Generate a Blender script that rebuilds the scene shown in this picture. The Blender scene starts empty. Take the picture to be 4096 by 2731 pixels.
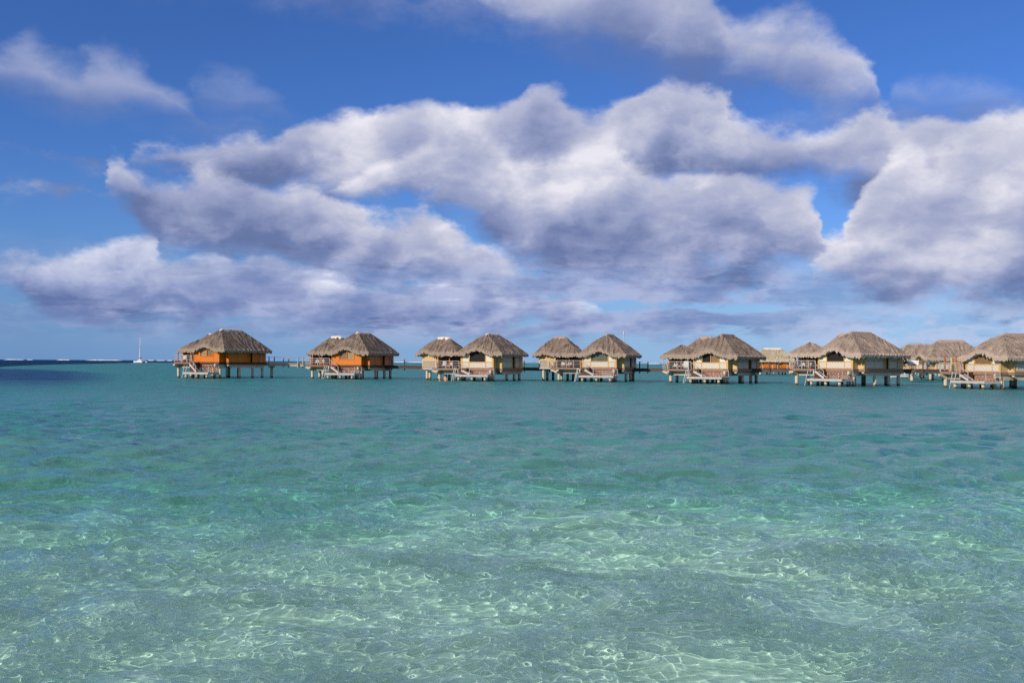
import bpy, math, random
import numpy as np
from mathutils import Matrix, Vector

# ------------------------------------------------------------------ camera
sc = bpy.context.scene
C = sc.collection
EYE, F, ROLL = 2.7, 3982.0, 0.00637          # eye height (m), focal length in photograph pixels, camera roll
cam = bpy.data.cameras.new('camera'); co = bpy.data.objects.new('camera', cam); C.objects.link(co)
cam.sensor_width = 36; cam.lens = 35; cam.shift_y = 84.5/4096; cam.clip_start = .1; cam.clip_end = 60000
co.location = (0, 0, EYE)
co.rotation_euler = (Matrix.Rotation(math.pi/2, 4, 'X') @ Matrix.Rotation(ROLL, 4, 'Z')).to_euler()
sc.camera = co
sc.view_settings.view_transform = 'Standard'; sc.view_settings.look = 'None'
sc.view_settings.exposure = 0.0; sc.view_settings.gamma = 1
cy = sc.cycles
cy.max_bounces = 6; cy.transmission_bounces = 5; cy.diffuse_bounces = 3; cy.glossy_bounces = 3
cy.sample_clamp_indirect = 4; cy.use_denoising = False

# ------------------------------------------------------------------ sun and sky
SUN_EL, SUN_AZ = math.radians(27), math.radians(226)
sl = bpy.data.lights.new('sun', 'SUN'); so = bpy.data.objects.new('sun', sl); C.objects.link(so)
sl.energy = 5.0; sl.angle = math.radians(.5); sl.color = (1, .9, .76)
sd = Vector((math.sin(SUN_AZ)*math.cos(SUN_EL), math.cos(SUN_AZ)*math.cos(SUN_EL), math.sin(SUN_EL)))
so.rotation_euler = sd.to_track_quat('Z', 'Y').to_euler()
so.location = (0, 0, 50)
sl.cycles.is_caustics_light = True

class NT:
    """small helper to write node graphs"""
    def __init__(s, tree): s.t = tree; s.n = tree.nodes; s.l = tree.links
    def node(s, typ, **kw):
        n = s.n.new(typ)
        for k, v in kw.items(): setattr(n, k, v)
        return n
    def put(s, sock, v):
        if isinstance(v, bpy.types.NodeSocket): s.l.new(v, sock)
        elif v is not None:
            if hasattr(sock.default_value, '__len__') and not hasattr(v, '__len__'): v = (v, v, v)
            if hasattr(v, '__len__') and len(sock.default_value) == 4 and len(v) == 3: v = tuple(v)+(1,)
            sock.default_value = v
    def m(s, op, a, b=None, c=None, clamp=False):
        n = s.node('ShaderNodeMath', operation=op, use_clamp=clamp)
        for i, v in enumerate((a, b, c)): s.put(n.inputs[i], v)
        return n.outputs[0]
    def vm(s, op, a, b=None, scale=None):
        n = s.node('ShaderNodeVectorMath', operation=op); s.put(n.inputs[0], a); s.put(n.inputs[1], b)
        if scale is not None: s.put(n.inputs['Scale'], scale)
        return n.outputs['Value' if op in ('DOT_PRODUCT', 'LENGTH') else 'Vector']
    def mix(s, f, a, b, blend='MIX'):
        n = s.node('ShaderNodeMix', data_type='RGBA', blend_type=blend)
        s.put(n.inputs[0], f); s.put(n.inputs[6], a); s.put(n.inputs[7], b); return n.outputs[2]
    def rng(s, v, a, b, c=0., d=1., smooth=False):
        n = s.node('ShaderNodeMapRange', clamp=True)
        if smooth: n.interpolation_type = 'SMOOTHSTEP'
        for i, x in enumerate((v, a, b, c, d)): s.put(n.inputs[i], x)
        return n.outputs[0]
    def noise(s, vec, scale, detail=4, rough=.55, lac=2., dist=0., color=False):
        n = s.node('ShaderNodeTexNoise'); s.put(n.inputs['Vector'], vec); n.inputs['Scale'].default_value = scale
        n.inputs['Detail'].default_value = detail; n.inputs['Roughness'].default_value = rough
        n.inputs['Lacunarity'].default_value = lac; n.inputs['Distortion'].default_value = dist
        return n.outputs['Color' if color else 'Fac']
    def comb(s, x, y, z=0.):
        n = s.node('ShaderNodeCombineXYZ')
        for i, v in enumerate((x, y, z)): s.put(n.inputs[i], v)
        return n.outputs[0]
    def sep(s, v):
        n = s.node('ShaderNodeSeparateXYZ'); s.put(n.inputs[0], v); return n.outputs
    def curve(s, v, pts):
        n = s.node('ShaderNodeFloatCurve'); c = n.mapping.curves[0]; n.mapping.extend = 'HORIZONTAL'
        pts = sorted(pts)
        c.points[0].location = pts[0]; c.points[1].location = pts[-1]
        for p in pts[1:-1]: c.points.new(*p)
        n.mapping.update(); s.put(n.inputs['Value'], v); return n.outputs[0]
    def ramp(s, v, stops):
        n = s.node('ShaderNodeValToRGB'); e = n.color_ramp.elements
        while len(e) < len(stops): e.new(.5)
        for i, (p, c) in enumerate(stops): e[i].position = p; e[i].color = tuple(c)+(1,)
        s.put(n.inputs[0], v); return n.outputs[0]

def lin(r, g, b):
    f = lambda c: (c/255/12.92) if c/255 <= .04045 else ((c/255+.055)/1.055)**2.4
    return (f(r), f(g), f(b))

w = bpy.data.worlds.new("World"); sc.world = w; w.use_nodes = True
N = NT(w.node_tree); bg = w.node_tree.nodes['Background']
sky = N.node('ShaderNodeTexSky', sky_type='NISHITA', sun_disc=False)
sky.sun_elevation = SUN_EL; sky.sun_rotation = SUN_AZ
sky.air_density = 1.0; sky.dust_density = 0.0; sky.ozone_density = 4.0; sky.altitude = 0
w.cycles.sampling_method = 'MANUAL'; w.cycles.sample_map_resolution = 512
SKY_STRENGTH = .1
K = 1/SKY_STRENGTH
d = N.vm('NORMALIZE', N.node('ShaderNodeTexCoord').outputs['Generated'])
dx, dy, dz = N.sep(d)
az = N.m('ARCTAN2', dx, dy); el = N.m('ARCSINE', dz)
inv = N.m('DIVIDE', 1., N.m('MAXIMUM', N.m('ADD', dz, .6), .2))
q = N.vm('SCALE', d, scale=inv)                               # clouds lie in layers, so they shrink towards the horizon
wr = N.noise(q, 5.0, 9, .58, color=True)
wrx, wry, wrz = N.sep(wr)
fine = N.noise(q, 12, 9, .62)
saz = N.m('ADD', az, N.m('MULTIPLY', N.m('SUBTRACT', wrx, .5), .15))
sel = N.m('ADD', el, N.m('MULTIPLY', N.m('SUBTRACT', wry, .5), .10))
s01 = N.m('DIVIDE', N.m('ADD', saz, .6), 1.2)
def ae(x, y):                                                # photograph position (2352 wide) to azimuth, elevation
    u, v = (x-1176)*4096/2352/F, (832.6+(x-1176)*ROLL-y)*4096/2352/F
    a = math.atan(u); return a, math.atan(v*math.cos(a))
def cv(pts): return [((ae(x, y)[0]+.6)/1.2, max(0, min(1, ae(x, y)[1]/.5))) for x, y in pts]
# relief: difference of the same noise towards the sun
qv = N.vm('ADD', q, N.vm('SCALE', N.noise(q, 9, 5, .6, color=True), scale=.09))
def puff(vec, scale, detail):
    n = N.node('ShaderNodeTexVoronoi', feature='F1', normalize=True); N.put(n.inputs['Vector'], vec)
    n.inputs['Scale'].default_value = scale; n.inputs['Detail'].default_value = detail
    n.inputs['Roughness'].default_value = .5
    return n.outputs['Distance']
OFF = (-.05, -.03, .05)
def relief(off):
    a = N.noise(q, 7, 8, .5); b = N.noise(N.vm('ADD', q, off), 7, 8, .5)
    o2 = tuple(o*.45 for o in off)
    va = puff(qv, 9, 1); vb = puff(N.vm('ADD', qv, o2), 9, 1)
    return N.m('ADD', N.m('MULTIPLY', N.m('SUBTRACT', a, b), 1.0), N.m('ADD', N.m('MULTIPLY', N.m('SUBTRACT', vb, va), .85), N.m('MULTIPLY', N.m('SUBTRACT', N.noise(qv, 24, 5, .6), N.noise(N.vm('ADD', qv, tuple(o*.22 for o in off)), 24, 5, .6)), .4)))
rel = relief(OFF); rel = N.m('ADD', N.m('MULTIPLY', rel, .62), N.m('MULTIPLY', N.m('MAXIMUM', rel, 0.), .38))
big = N.m('SUBTRACT', N.noise(q, 3.6, 3, .5), .5)

base = N.vm('MULTIPLY', sky.outputs[0], (.40, .625, 1.08))
hz = N.rng(el, .0, .20, 1, 0)
hz = N.m('POWER', hz, 1.6)
hcol = N.mix(N.rng(az, -.45, .42), tuple(c*K for c in lin(104, 144, 196)), tuple(c*K for c in lin(158, 195, 232)))
base = N.mix(N.m('MULTIPLY', hz, .9), base, hcol)
CDARK, CMID, CLITE, CWHITE = lin(106, 122, 168), lin(154, 163, 199), lin(197, 200, 220), lin(234, 232, 242)
def bank(col, top, bot, soft_t=.012, soft_b=.02, amp=.05, amax=1., lift=0., contrast=1., dark=0., tint=(1, 1, 1)):
    T = N.m('MULTIPLY', N.curve(s01, cv(top)), .5); B = N.m('MULTIPLY', N.curve(s01, cv(bot)), .5)
    et = N.m('DIVIDE', N.m('SUBTRACT', T, sel), soft_t); eb = N.m('DIVIDE', N.m('SUBTRACT', sel, B), soft_b)
    e = N.m('MINIMUM', et, eb)
    e = N.m('ADD', e, N.m('MULTIPLY', N.m('SUBTRACT', fine, .5), amp*40))
    al = N.m('MULTIPLY', N.rng(e, -1.0, 1.25, smooth=True), amax)
    h = N.m('DIVIDE', N.m('SUBTRACT', el, B), N.m('MAXIMUM', N.m('SUBTRACT', T, B), .012))
    br = N.m('ADD', N.m('MULTIPLY', N.rng(h, 0, .95), .50), N.m('MULTIPLY', rel, contrast))
    br = N.m('ADD', br, N.rng(et, 4.5, .5, 0., .09))
    br = N.m('ADD', br, N.m('ADD', N.m('MULTIPLY', big, .7), lift-dark+.07))
    cc = N.ramp(br, [(0., tuple(c*.92 for c in CDARK)), (.13, CDARK), (.38, CMID), (.68, CLITE), (.97, CWHITE)])
    cc = N.vm('MULTIPLY', cc, tuple(K*c for c in tint))
    return N.mix(al, col, cc)
col = base
# high thin clouds above the picture
hi = N.m('MULTIPLY', N.rng(N.noise(q, 2.0, 6, .55), .30, .52, smooth=True), N.rng(el, .36, .46))
col = N.mix(N.m('MULTIPLY', hi, .8), col, tuple(c*K for c in CLITE))
# wisps
wisp = dict(soft_t=.018, soft_b=.022, amp=.035, amax=.66, contrast=.35, lift=.12)
col = bank(col, [(-60,150),(0,118),(40,112),(100,150),(160,165),(200,135),(260,140),(300,150),(350,160),(400,200),(470,255),(500,290)],
           [(-60,180),(0,195),(60,215),(150,240),(250,252),(330,260),(400,270),(470,272),(500,280)], **wisp)
wisp2 = dict(wisp, amax=.38)
col = bank(col, [(470,240),(500,200),(550,188),(600,200),(640,225),(660,260),(2000,260),(2040,205),(2120,192),(2200,200),(2290,215),(2330,250)],
           [(470,225),(500,232),(550,242),(600,240),(640,236),(660,235),(2000,225),(2040,232),(2120,240),(2200,240),(2290,238),(2330,240)], **wisp2)
# upper right cloud
col = bank(col, [(1090,20),(1130,-20),(1200,-70),(1600,-70),(1640,10),(1700,55),(1760,50),(1800,40),(1870,78),(1920,110),(1955,155),(1980,215),(2000,290)],
           [(1090,5),(1130,30),(1200,85),(1270,120),(1350,130),(1450,155),(1550,180),(1650,200),(1750,218),(1850,238),(1950,235),(2040,228)],
           soft_t=.02, soft_b=.035, amp=.07, amax=.93, contrast=.7, lift=.0)
# main bank: an upper layer, then two nearer masses in front of it
col = bank(col, [(270,380),(320,340),(400,325),(480,320),(560,310),(620,310),(660,285),(730,262),(830,245),(900,235),(960,222),(1030,242),(1090,262),(1150,245),(1200,208),(1250,215),(1300,255),(1360,272),(1420,250),(1490,190),(1560,180),(1620,212),(1660,265),(1720,280),(1790,300),(1860,305),(1930,282),(2000,246),(2050,272),(2100,290),(2170,265),(2250,285),(2300,262),(2400,250)],
           [(270,350),(320,362),(400,378),(480,405),(560,425),(640,430),(700,425),(780,440),(880,455),(960,448),(1020,470),(1100,490),(1200,470),(1400,450),(1600,430),(1700,415),(1800,400),(1850,412),(1900,432),(1960,442),(2050,475),(2200,490),(2400,470)],
           soft_t=.008, soft_b=.018, amp=.10, contrast=1., lift=.06)
col = bank(col, [(790,470),(840,410),(900,372),(1000,345),(1100,330),(1180,375),(1250,350),(1330,318),(1420,330),(1490,392),(1590,375),(1680,400),(1760,430),(1840,445),(1890,480),(1915,560),(1950,700)],
           [(790,440),(880,460),(960,450),(1020,485),(1080,535),(1150,578),(1230,612),(1330,640),(1500,652),(1700,650),(1850,640),(1950,640)],
           soft_t=.009, soft_b=.016, amp=.12, contrast=1.1, lift=.04)
col = bank(col, [(1850,700),(1885,590),(1920,545),(1960,530),(1995,470),(2040,400),(2110,350),(2170,372),(2230,330),(2300,300),(2400,285)],
           [(1850,640),(1900,672),(2050,692),(2200,684),(2400,655)],
           soft_t=.009, soft_b=.016, amp=.12, contrast=1.1, lift=.15)
# second bank
col = bank(col, [(195,450),(215,400),(240,362),(300,385),(380,380),(430,382),(470,368),(540,380),(620,402),(700,425),(760,430),(800,450),(870,500),(930,520),(1000,512),(1060,548),(1130,588),(1250,622),(1400,660)],
           [(195,410),(215,425),(260,460),(330,530),(420,552),(480,568),(560,578),(640,592),(760,622),(850,642),(960,648),(1100,652),(1250,655),(1400,652)],
           soft_t=.008, soft_b=.02, amp=.11, contrast=1., lift=.04)
# third bank, lower left, reaching far to the right as streaks
col = bank(col, [(-60,600),(0,600),(60,582),(130,570),(200,560),(260,540),(320,530),(350,560),(400,592),(480,582),(560,620),(640,602),(720,612),(850,650),(1000,655),(1200,660),(1320,690),(1420,760)],
           [(-60,640),(0,628),(50,655),(100,700),(200,738),(400,746),(600,752),(800,755),(1000,758),(1200,762),(1320,748),(1420,735)],
           soft_t=.007, soft_b=.014, amp=.09, contrast=1.1, lift=.07, tint=(.90, .95, 1.02))
# far low clouds in streaks along the horizon
st = N.noise(N.comb(N.m('MULTIPLY', az, 12.), N.m('MULTIPLY', el, 62.), 3.), 1.0, 8, .6)
low = N.m('MULTIPLY', N.rng(st, .40, .50, smooth=True), N.m('MULTIPLY', N.rng(el, .012, .035), N.rng(el, .118, .08)))
low = N.m('MULTIPLY', low, N.m('MULTIPLY', N.rng(az, -.5, -.05, .35, 1.), N.rng(az, .42, .2, .25, 1.)))
lowc = N.mix(N.rng(N.m('ADD', rel, N.m('MULTIPLY', N.m('SUBTRACT', st, .5), -.9)), -.16, .16), tuple(c*K for c in lin(118, 138, 188)), tuple(c*K for c in lin(172, 182, 218)))
col = N.mix(N.m('MULTIPLY', low, .88), col, lowc)
rp = N.noise(N.comb(N.m('MULTIPLY', az, 14.), N.m('MULTIPLY', el, 40.), 8.), 1.0, 7, .6)
right = N.m('MULTIPLY', N.rng(rp, .42, .53, smooth=True), N.m('MULTIPLY', N.rng(el, .062, .04), N.rng(az, .22, .34)))
col = N.mix(N.m('MULTIPLY', right, .7), col, tuple(c*K for c in lin(190, 201, 232)))
# below the horizon: dull sea colour
col = N.mix(N.rng(el, -.001, -.03), col, tuple(c*K for c in lin(40, 90, 120)))
N.put(bg.inputs[0], col); bg.inputs[1].default_value = SKY_STRENGTH

# ------------------------------------------------------------------ helpers for objects
def link(name, mesh, mat=None, parent=None):
    o = bpy.data.objects.new(name, mesh); C.objects.link(o)
    if mat is not None: mesh.materials.append(mat)
    if parent is not None: o.parent = parent
    return o
def tag(o, label=None, cat=None, group=None, kind=None):
    if label: o['label'] = label
    if cat: o['category'] = cat
    if group: o['group'] = group
    if kind: o['kind'] = kind
    return o
def grid_mesh(name, P, smooth=True, uv=None):
    nr, nc = P.shape[:2]; v = P.reshape(-1, 3).astype(np.float32)
    idx = np.arange(nr*nc).reshape(nr, nc)
    f = np.stack([idx[:-1, :-1], idx[:-1, 1:], idx[1:, 1:], idx[1:, :-1]], -1).reshape(-1, 4)
    me = bpy.data.meshes.new(name); me.vertices.add(len(v)); me.vertices.foreach_set('co', v.ravel())
    me.loops.add(f.size); me.loops.foreach_set('vertex_index', f.ravel().astype(np.int32))
    me.polygons.add(len(f)); me.polygons.foreach_set('loop_start', np.arange(0, f.size, 4, dtype=np.int32))
    me.polygons.foreach_set('loop_total', np.full(len(f), 4, dtype=np.int32))
    me.polygons.foreach_set('use_smooth', np.full(len(f), smooth, dtype=bool))
    if uv is not None:
        l = me.uv_layers.new(name='UVMap'); l.data.foreach_set('uv', uv.reshape(-1, 2)[f.ravel()].astype(np.float32).ravel())
    me.update(); return me

# ------------------------------------------------------------------ sea bed and water
def sstep(a, b, x):
    t = np.clip((x-a)/(b-a), 0, 1); return t*t*(3-2*t)
def lumps(x, y, seed, lam, n=14):
    rg = np.random.RandomState(seed); z = np.zeros_like(x)
    for i in range(n):
        th = rg.rand()*6.28; k = 6.28/(lam*(.6+rg.rand()))
        z += np.sin(k*(x*math.cos(th)+y*math.sin(th))+rg.rand()*6.28)
    return z/n**.5
def depth_at(x, y):
    yy = y+lumps(x, y, 3, 9)*.9+lumps(x, y, 5, 30)*1.6
    dpt = np.interp(yy, [3, 9, 14, 19, 26, 40, 80, 150, 400], [.155, .175, .25, .42, .95, 2.1, 3.0, 3.2, 3.6])
    t = x/np.maximum(y, 1)
    far = np.interp(t, [-.514, -.388], [283, 195])*(1+.05*lumps(x, y, 8, 60))
    patch = sstep(72, 150, y)*sstep(1.12, .9, y/far)*sstep(-.375, -.47, t)
    dpt = dpt+patch*7.5
    nav = np.interp(t, [-.8, -.514, -.416, -.364, -.25, -.17, -.1], [290, 370, 740, 1190, 2100, 5000, 40000])
    dpt = dpt+sstep(.94, 1.08, y/nav)*45
    return dpt
def waves(x, y, sp):
    rg = np.random.RandomState(11); z = np.zeros_like(x)
    wx = x+.14*lumps(x, y, 21, 2.6); wy = y+.14*lumps(x, y, 22, 2.6)
    env = 1+.35*lumps(x, y, 31, 3.5)
    for i in range(155):
        lam = .115*(4.2/.115)**(rg.rand()); a = .5*.0046*(2*lam)**.78*(1+.5*min(1, lam/1.5))*(1.18 if lam < .3 else 1)
        th = math.radians(98)+rg.randn()*.62+(.5 if lam < .6 else 0)*rg.randn()
        k = 2*math.pi/lam
        s = (np.sin((wx*math.cos(th)+wy*math.sin(th))*k+rg.rand()*6.28)+1)/2
        keep = np.clip((lam/np.maximum(sp, .01)-3)/3, 0, 1)
        if keep.max() <= 0: continue
        z += a*keep*(2*s**1.6-.8)*(env if lam < .6 else 1)
    return z
inv_d = np.linspace(1/4.2, 1/20000., 1750)
ys = np.concatenate([[-60, -20, -5, 1.5], 1/inv_d])
ts = np.concatenate([[-8, -4, -2, -1.3, -1], np.linspace(-.66, .66, 1450), [1, 1.3, 2, 4, 8]])
Yg, Tg = np.meshgrid(ys, ts, indexing='ij'); Xg = (np.maximum(np.abs(Yg), 4.2)+5)*Tg
sp = np.maximum(np.gradient(np.abs(Yg), axis=0).__abs__(), np.abs(np.gradient(Xg, axis=1)))
Zg = waves(Xg, Yg, sp)
wm = grid_mesh('water', np.stack([Xg, Yg, Zg], -1))
at = wm.attributes.new('depth', 'FLOAT', 'POINT'); at.data.foreach_set('value', depth_at(Xg, Yg).astype(np.float32).ravel())
WM = bpy.data.materials.new('lagoon_water'); WM.use_nodes = True; N = NT(WM.node_tree); N.n.clear()
dep = N.node('ShaderNodeAttribute', attribute_name='depth').outputs['Fac']
pos = N.node('ShaderNodeNewGeometry').outputs['Position']
px, py, pz = N.sep(pos)
# small ripples, finer than the mesh; longer chop further out
n1 = N.noise(N.vm('MULTIPLY', pos, (1., 1.3, 0.)), 9, 4, .6)
n2 = N.noise(N.vm('MULTIPLY', pos, (.8, 1.2, 0.)), 1.1, 5, .6)
n3 = N.noise(N.vm('MULTIPLY', pos, (.7, 1.1, 0.)), .16, 3, .5)
fd = N.rng(py, 14, 60)
hgt = N.m('ADD', N.m('MULTIPLY', n1, .03), N.m('MULTIPLY', N.m('MULTIPLY', n2, fd), .16))
hgt = N.m('ADD', hgt, N.m('MULTIPLY', N.m('MULTIPLY', n3, fd), .35))
# beyond the mesh detail the chop tilts the surface this way and that
ch = N.noise(N.vm('MULTIPLY', pos, (.6, 1., 0.)), 3.2, 5, .6, color=True)
tilt = N.vm('MULTIPLY', N.vm('SUBTRACT', ch, (.5, .5, .5)), (1.25, 1.7, 0.))
ch2 = N.noise(N.vm('MULTIPLY', pos, (.9, .22, 0.)), 1.0, 5, .6, color=True)
tilt = N.vm('ADD', tilt, N.vm('SCALE', N.vm('MULTIPLY', N.vm('SUBTRACT', ch2, (.5, .5, .5)), (1.2, 2.6, 0.)), scale=N.rng(py, 35, 110)))
bp = N.node('ShaderNodeBump'); bp.inputs['Strength'].default_value = 1.; bp.inputs['Distance'].default_value = 1.
N.put(bp.inputs['Height'], hgt)
far_n = N.vm('NORMALIZE', N.vm('ADD', bp.outputs[0], N.vm('SCALE', tilt, scale=N.rng(py, 6, 30))))
# what the water lets through: red goes first, more with depth
def ex(k): return N.m('POWER', 2.71828, N.m('MULTIPLY', dep, -k))
tint = N.comb(ex(1.35), ex(.12), ex(.28))
g0 = N.node('ShaderNodeBsdfGlass'); g0.inputs['IOR'].default_value = 1.33; g0.inputs['Roughness'].default_value = 0; N.put(g0.inputs['Color'], tint)
gs = N.node('ShaderNodeBsdfGlossy'); gs.inputs['Roughness'].default_value = .03; N.put(gs.inputs['Normal'], far_n)
fr = N.node('ShaderNodeFresnel'); fr.inputs['IOR'].default_value = 1.33; N.put(fr.inputs['Normal'], far_n)
f0 = N.node('ShaderNodeFresnel'); f0.inputs['IOR'].default_value = 1.33
gl = N.node('ShaderNodeMixShader'); N.put(gl.inputs[0], N.m('MULTIPLY', N.m('SUBTRACT', fr.outputs[0], f0.outputs[0], clamp=True), 1.15, clamp=True)); N.l.new(g0.outputs[0], gl.inputs[1]); N.l.new(gs.outputs[0], gl.inputs[2])
body = N.ramp(N.rng(dep, 0, 12), [(0., (.20, .43, .36)), (.15, (.026, .170, .160)), (.30, (.014, .158, .160)), (.55, (.003, .090, .130)), (.85, (.002, .036, .11))])
bdeep = N.mix(N.rng(dep, 12, 40), body, (.005, .020, .072))
vary = N.noise(pos, .07, 4, .6)
bdeep = N.mix(N.rng(vary, .35, .7, 0, .35), bdeep, N.mix(.5, bdeep, (.02, .16, .20)))
pb = N.node('ShaderNodeBsdfPrincipled'); N.put(pb.inputs['Base Color'], bdeep); pb.inputs['IOR'].default_value = 1.33
N.put(pb.inputs['Roughness'], N.m('ADD', N.rng(py, 22, 90, .05, .36), N.rng(dep, 6, 25, 0., .2))); N.put(pb.inputs['Normal'], far_n)
N.put(pb.inputs['Specular IOR Level'], N.m('MULTIPLY', N.rng(py, 40, 140, .5, .12), N.rng(dep, 5, 20, 1., .12)))
mx = N.node('ShaderNodeMixShader'); N.put(mx.inputs[0], N.rng(dep, .22, 1.7, .06, 1.))
N.l.new(gl.outputs[0], mx.inputs[1]); N.l.new(pb.outputs[0], mx.inputs[2])
N.l.new(mx.outputs[0], N.node('ShaderNodeOutputMaterial').inputs[0])
water = tag(link('water', wm, WM), 'clear turquoise lagoon water with small waves', kind='structure')
water.cycles.is_caustics_caster = True

yb = np.concatenate([[-60, -10, 2], 1/np.linspace(1/3., 1/20000., 260)]); tb = np.linspace(-9, 9, 901)
tb = np.sign(tb)*np.abs(tb/9)**2.2*9
Yb, Tb = np.meshgrid(yb, tb, indexing='ij'); Xb = np.maximum(np.abs(Yb), 3)*Tb
bm_ = grid_mesh('sea_bed', np.stack([Xb, Yb, -depth_at(Xb, Yb)], -1))
SM = bpy.data.materials.new('coral_sand'); SM.use_nodes = True; N = NT(SM.node_tree); pb = N.n['Principled BSDF']
pos = N.node('ShaderNodeNewGeometry').outputs['Position']
a = N.noise(pos, .5, 5, .6); b_ = N.noise(pos, 6, 4, .6)
scol = N.mix(N.rng(a, .4, .62), (.80, .80, .68), (.64, .65, .55))
scol = N.mix(N.rng(b_, .55, .75, 0, .5), scol, (.50, .50, .38))
N.put(pb.inputs['Base Color'], scol); pb.inputs['Roughness'].default_value = 1; pb.inputs['Specular IOR Level'].default_value = .1
bed = tag(link('sea_bed', bm_, SM), 'pale sandy sea bed under the water', kind='structure')
bed.cycles.is_caustics_receiver = True

# ------------------------------------------------------------------ materials of the buildings
def mat(name, col, rough=.8, noise=.25, scale=2., stretch=(1, 1, 1), bump=.0, col2=None, spec=.3, coat=0):
    m = bpy.data.materials.new(name); m.use_nodes = True; N = NT(m.node_tree); pb = N.n['Principled BSDF']
    p = N.node('ShaderNodeTexCoord').outputs['Object']
    n = N.noise(N.vm('MULTIPLY', p, stretch), scale, 5, .6)
    c2 = col2 or tuple(c*(1-noise) for c in col)
    N.put(pb.inputs['Base Color'], N.mix(N.rng(n, .35, .65), col, c2))
    pb.inputs['Roughness'].default_value = rough; pb.inputs['Specular IOR Level'].default_value = spec
    if bump:
        b = N.node('ShaderNodeBump'); b.inputs['Distance'].default_value = bump; N.put(b.inputs['Height'], n)
        N.put(pb.inputs['Normal'], b.outputs[0])
    return m
def thatch(name, ca, cb):
    m = bpy.data.materials.new(name); m.use_nodes = True; N = NT(m.node_tree); pb = N.n['Principled BSDF']
    uv = N.node('ShaderNodeUVMap').outputs[0]
    n1 = N.noise(N.vm('MULTIPLY', uv, (2.2, .35, 1)), 1.6, 6, .65)
    n2 = N.noise(N.vm('MULTIPLY', uv, (5, 2.2, 1)), 1.5, 4, .7)
    n3 = N.noise(N.vm('MULTIPLY', uv, (1, .8, 1)), .8, 4, .6)
    f = N.m('ADD', N.m('MULTIPLY', n1, .35), N.m('ADD', N.m('MULTIPLY', n2, .45), N.m('MULTIPLY', n3, .32)))
    c = N.ramp(f, [(.40, tuple(x*.45 for x in ca)), (.53, ca), (.68, cb)])
    tip = N.rng(N.sep(uv)[1], .65, -.1)
    c = N.mix(N.m('MULTIPLY', tip, .6), c, tuple(x*1.45 for x in cb))
    N.put(pb.inputs['Base Color'], c); pb.inputs['Roughness'].default_value = 1; pb.inputs['Specular IOR Level'].default_value = .05
    b = N.node('ShaderNodeBump'); b.inputs['Distance'].default_value = .12; N.put(b.inputs['Height'], f); N.put(pb.inputs['Normal'], b.outputs[0])
    return m
def woven(name, ca, cb):
    m = bpy.data.materials.new(name); m.use_nodes = True; N = NT(m.node_tree); pb = N.n['Principled BSDF']
    p = N.node('ShaderNodeTexCoord').outputs['Object']; x, y, z = N.sep(p)
    s = N.m('SINE', N.m('MULTIPLY', N.m('ADD', N.m('ADD', x, y), z), 15.))
    s = N.m('ADD', s, N.m('MULTIPLY', N.noise(p, 5, 4), 1.2))
    N.put(pb.inputs['Base Color'], N.mix(N.rng(s, 0, 1.4), ca, cb)); pb.inputs['Roughness'].default_value = .8
    return m
M = dict(
    orange=mat('varnished_orange_wood', (.62, .17, .012), .45, .25, 3, (1, 1, 4)),
    cream=mat('pale_yellow_timber', (.60, .42, .19), .7, .22, 3, (1, 1, 5)),
    trim=mat('honey_timber', (.58, .34, .11), .6, .2, 3),
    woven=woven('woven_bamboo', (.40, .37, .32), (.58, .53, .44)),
    woven_cream=woven('woven_cream_bamboo', (.56, .50, .37), (.66, .60, .45)),  # paler cream weave for the upper front panels
    brown=mat('dark_brown_wood', (.075, .032, .018), .6, .3, 3),
    redbrown=mat('red_brown_wood', (.30, .12, .07), .7, .35, 4, (1, 1, 1)),
    slat=mat('faded_slat_wood', (.48, .27, .19), .7, .35, 4),
    redpost=mat('reddish_post_wood', (.42, .13, .045), .5, .2, 4),
    grey=mat('weathered_grey_wood', (.46, .41, .37), .85, .3, 4, (1, 1, 3)),
    deckred=mat('faded_red_deck_wood', (.27, .17, .13), .8, .3, 4),
    conc=mat('cream_concrete', (.54, .46, .33), .85, .22, 2, (1, 1, .6)),
    pile=None,
    white=mat('white_paint', (.46, .44, .41), .5, .08, 3),
    chair=mat('pale_grey_fabric', (.42, .42, .41), .8, .12, 5),
    boat=mat('white_gelcoat', (.80, .80, .79), .35, .05, 3),
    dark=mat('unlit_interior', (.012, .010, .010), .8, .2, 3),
    brownpane=mat('brown_curtain', (.20, .12, .055), .5, .2, 2),
    tanpane=mat('tan_blind', (.32, .21, .10), .5, .2, 2),
    greenpane=mat('grey_green_glass', (.11, .12, .085), .25, .3, 1.2),
    jetty=mat('shaded_jetty_wood', (.095, .075, .07), .85, .35, 3),  # dark colour stands in for the shade on the long jetty's sides
    jettytop=mat('grey_jetty_boards', (.36, .31, .28), .85, .3, 3),
    skin=mat('sunburnt_skin', (.62, .27, .17), .5, .1, 6),
    skin2=mat('tanned_skin', (.32, .15, .09), .5, .1, 6),
    hair=mat('dark_hair', (.02, .015, .012), .7, .1, 6),
    blue=mat('blue_shirt', (.02, .28, .72), .8, .1, 6),
    greycloth=mat('grey_shirt', (.36, .32, .32), .85, .1, 6),
    navy=mat('navy_shorts', (.015, .018, .03), .85, .1, 6),
    black=mat('black_metal', (.02, .02, .02), .4, .1, 6),
    sail=mat('grey_sail_cover', (.05, .05, .075), .8, .1, 3),
    pink=mat('faded_pink_furled_sail', (.42, .24, .32), .8, .1, 3),
    red=mat('red_cloth', (.62, .03, .05), .8, .1, 3),
    foam=mat('white_surf', (.66, .70, .74), .9, .1, .05),
    cap=mat('blue_swimming_cap', (.10, .12, .42), .6, .1, 5),
)
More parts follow.
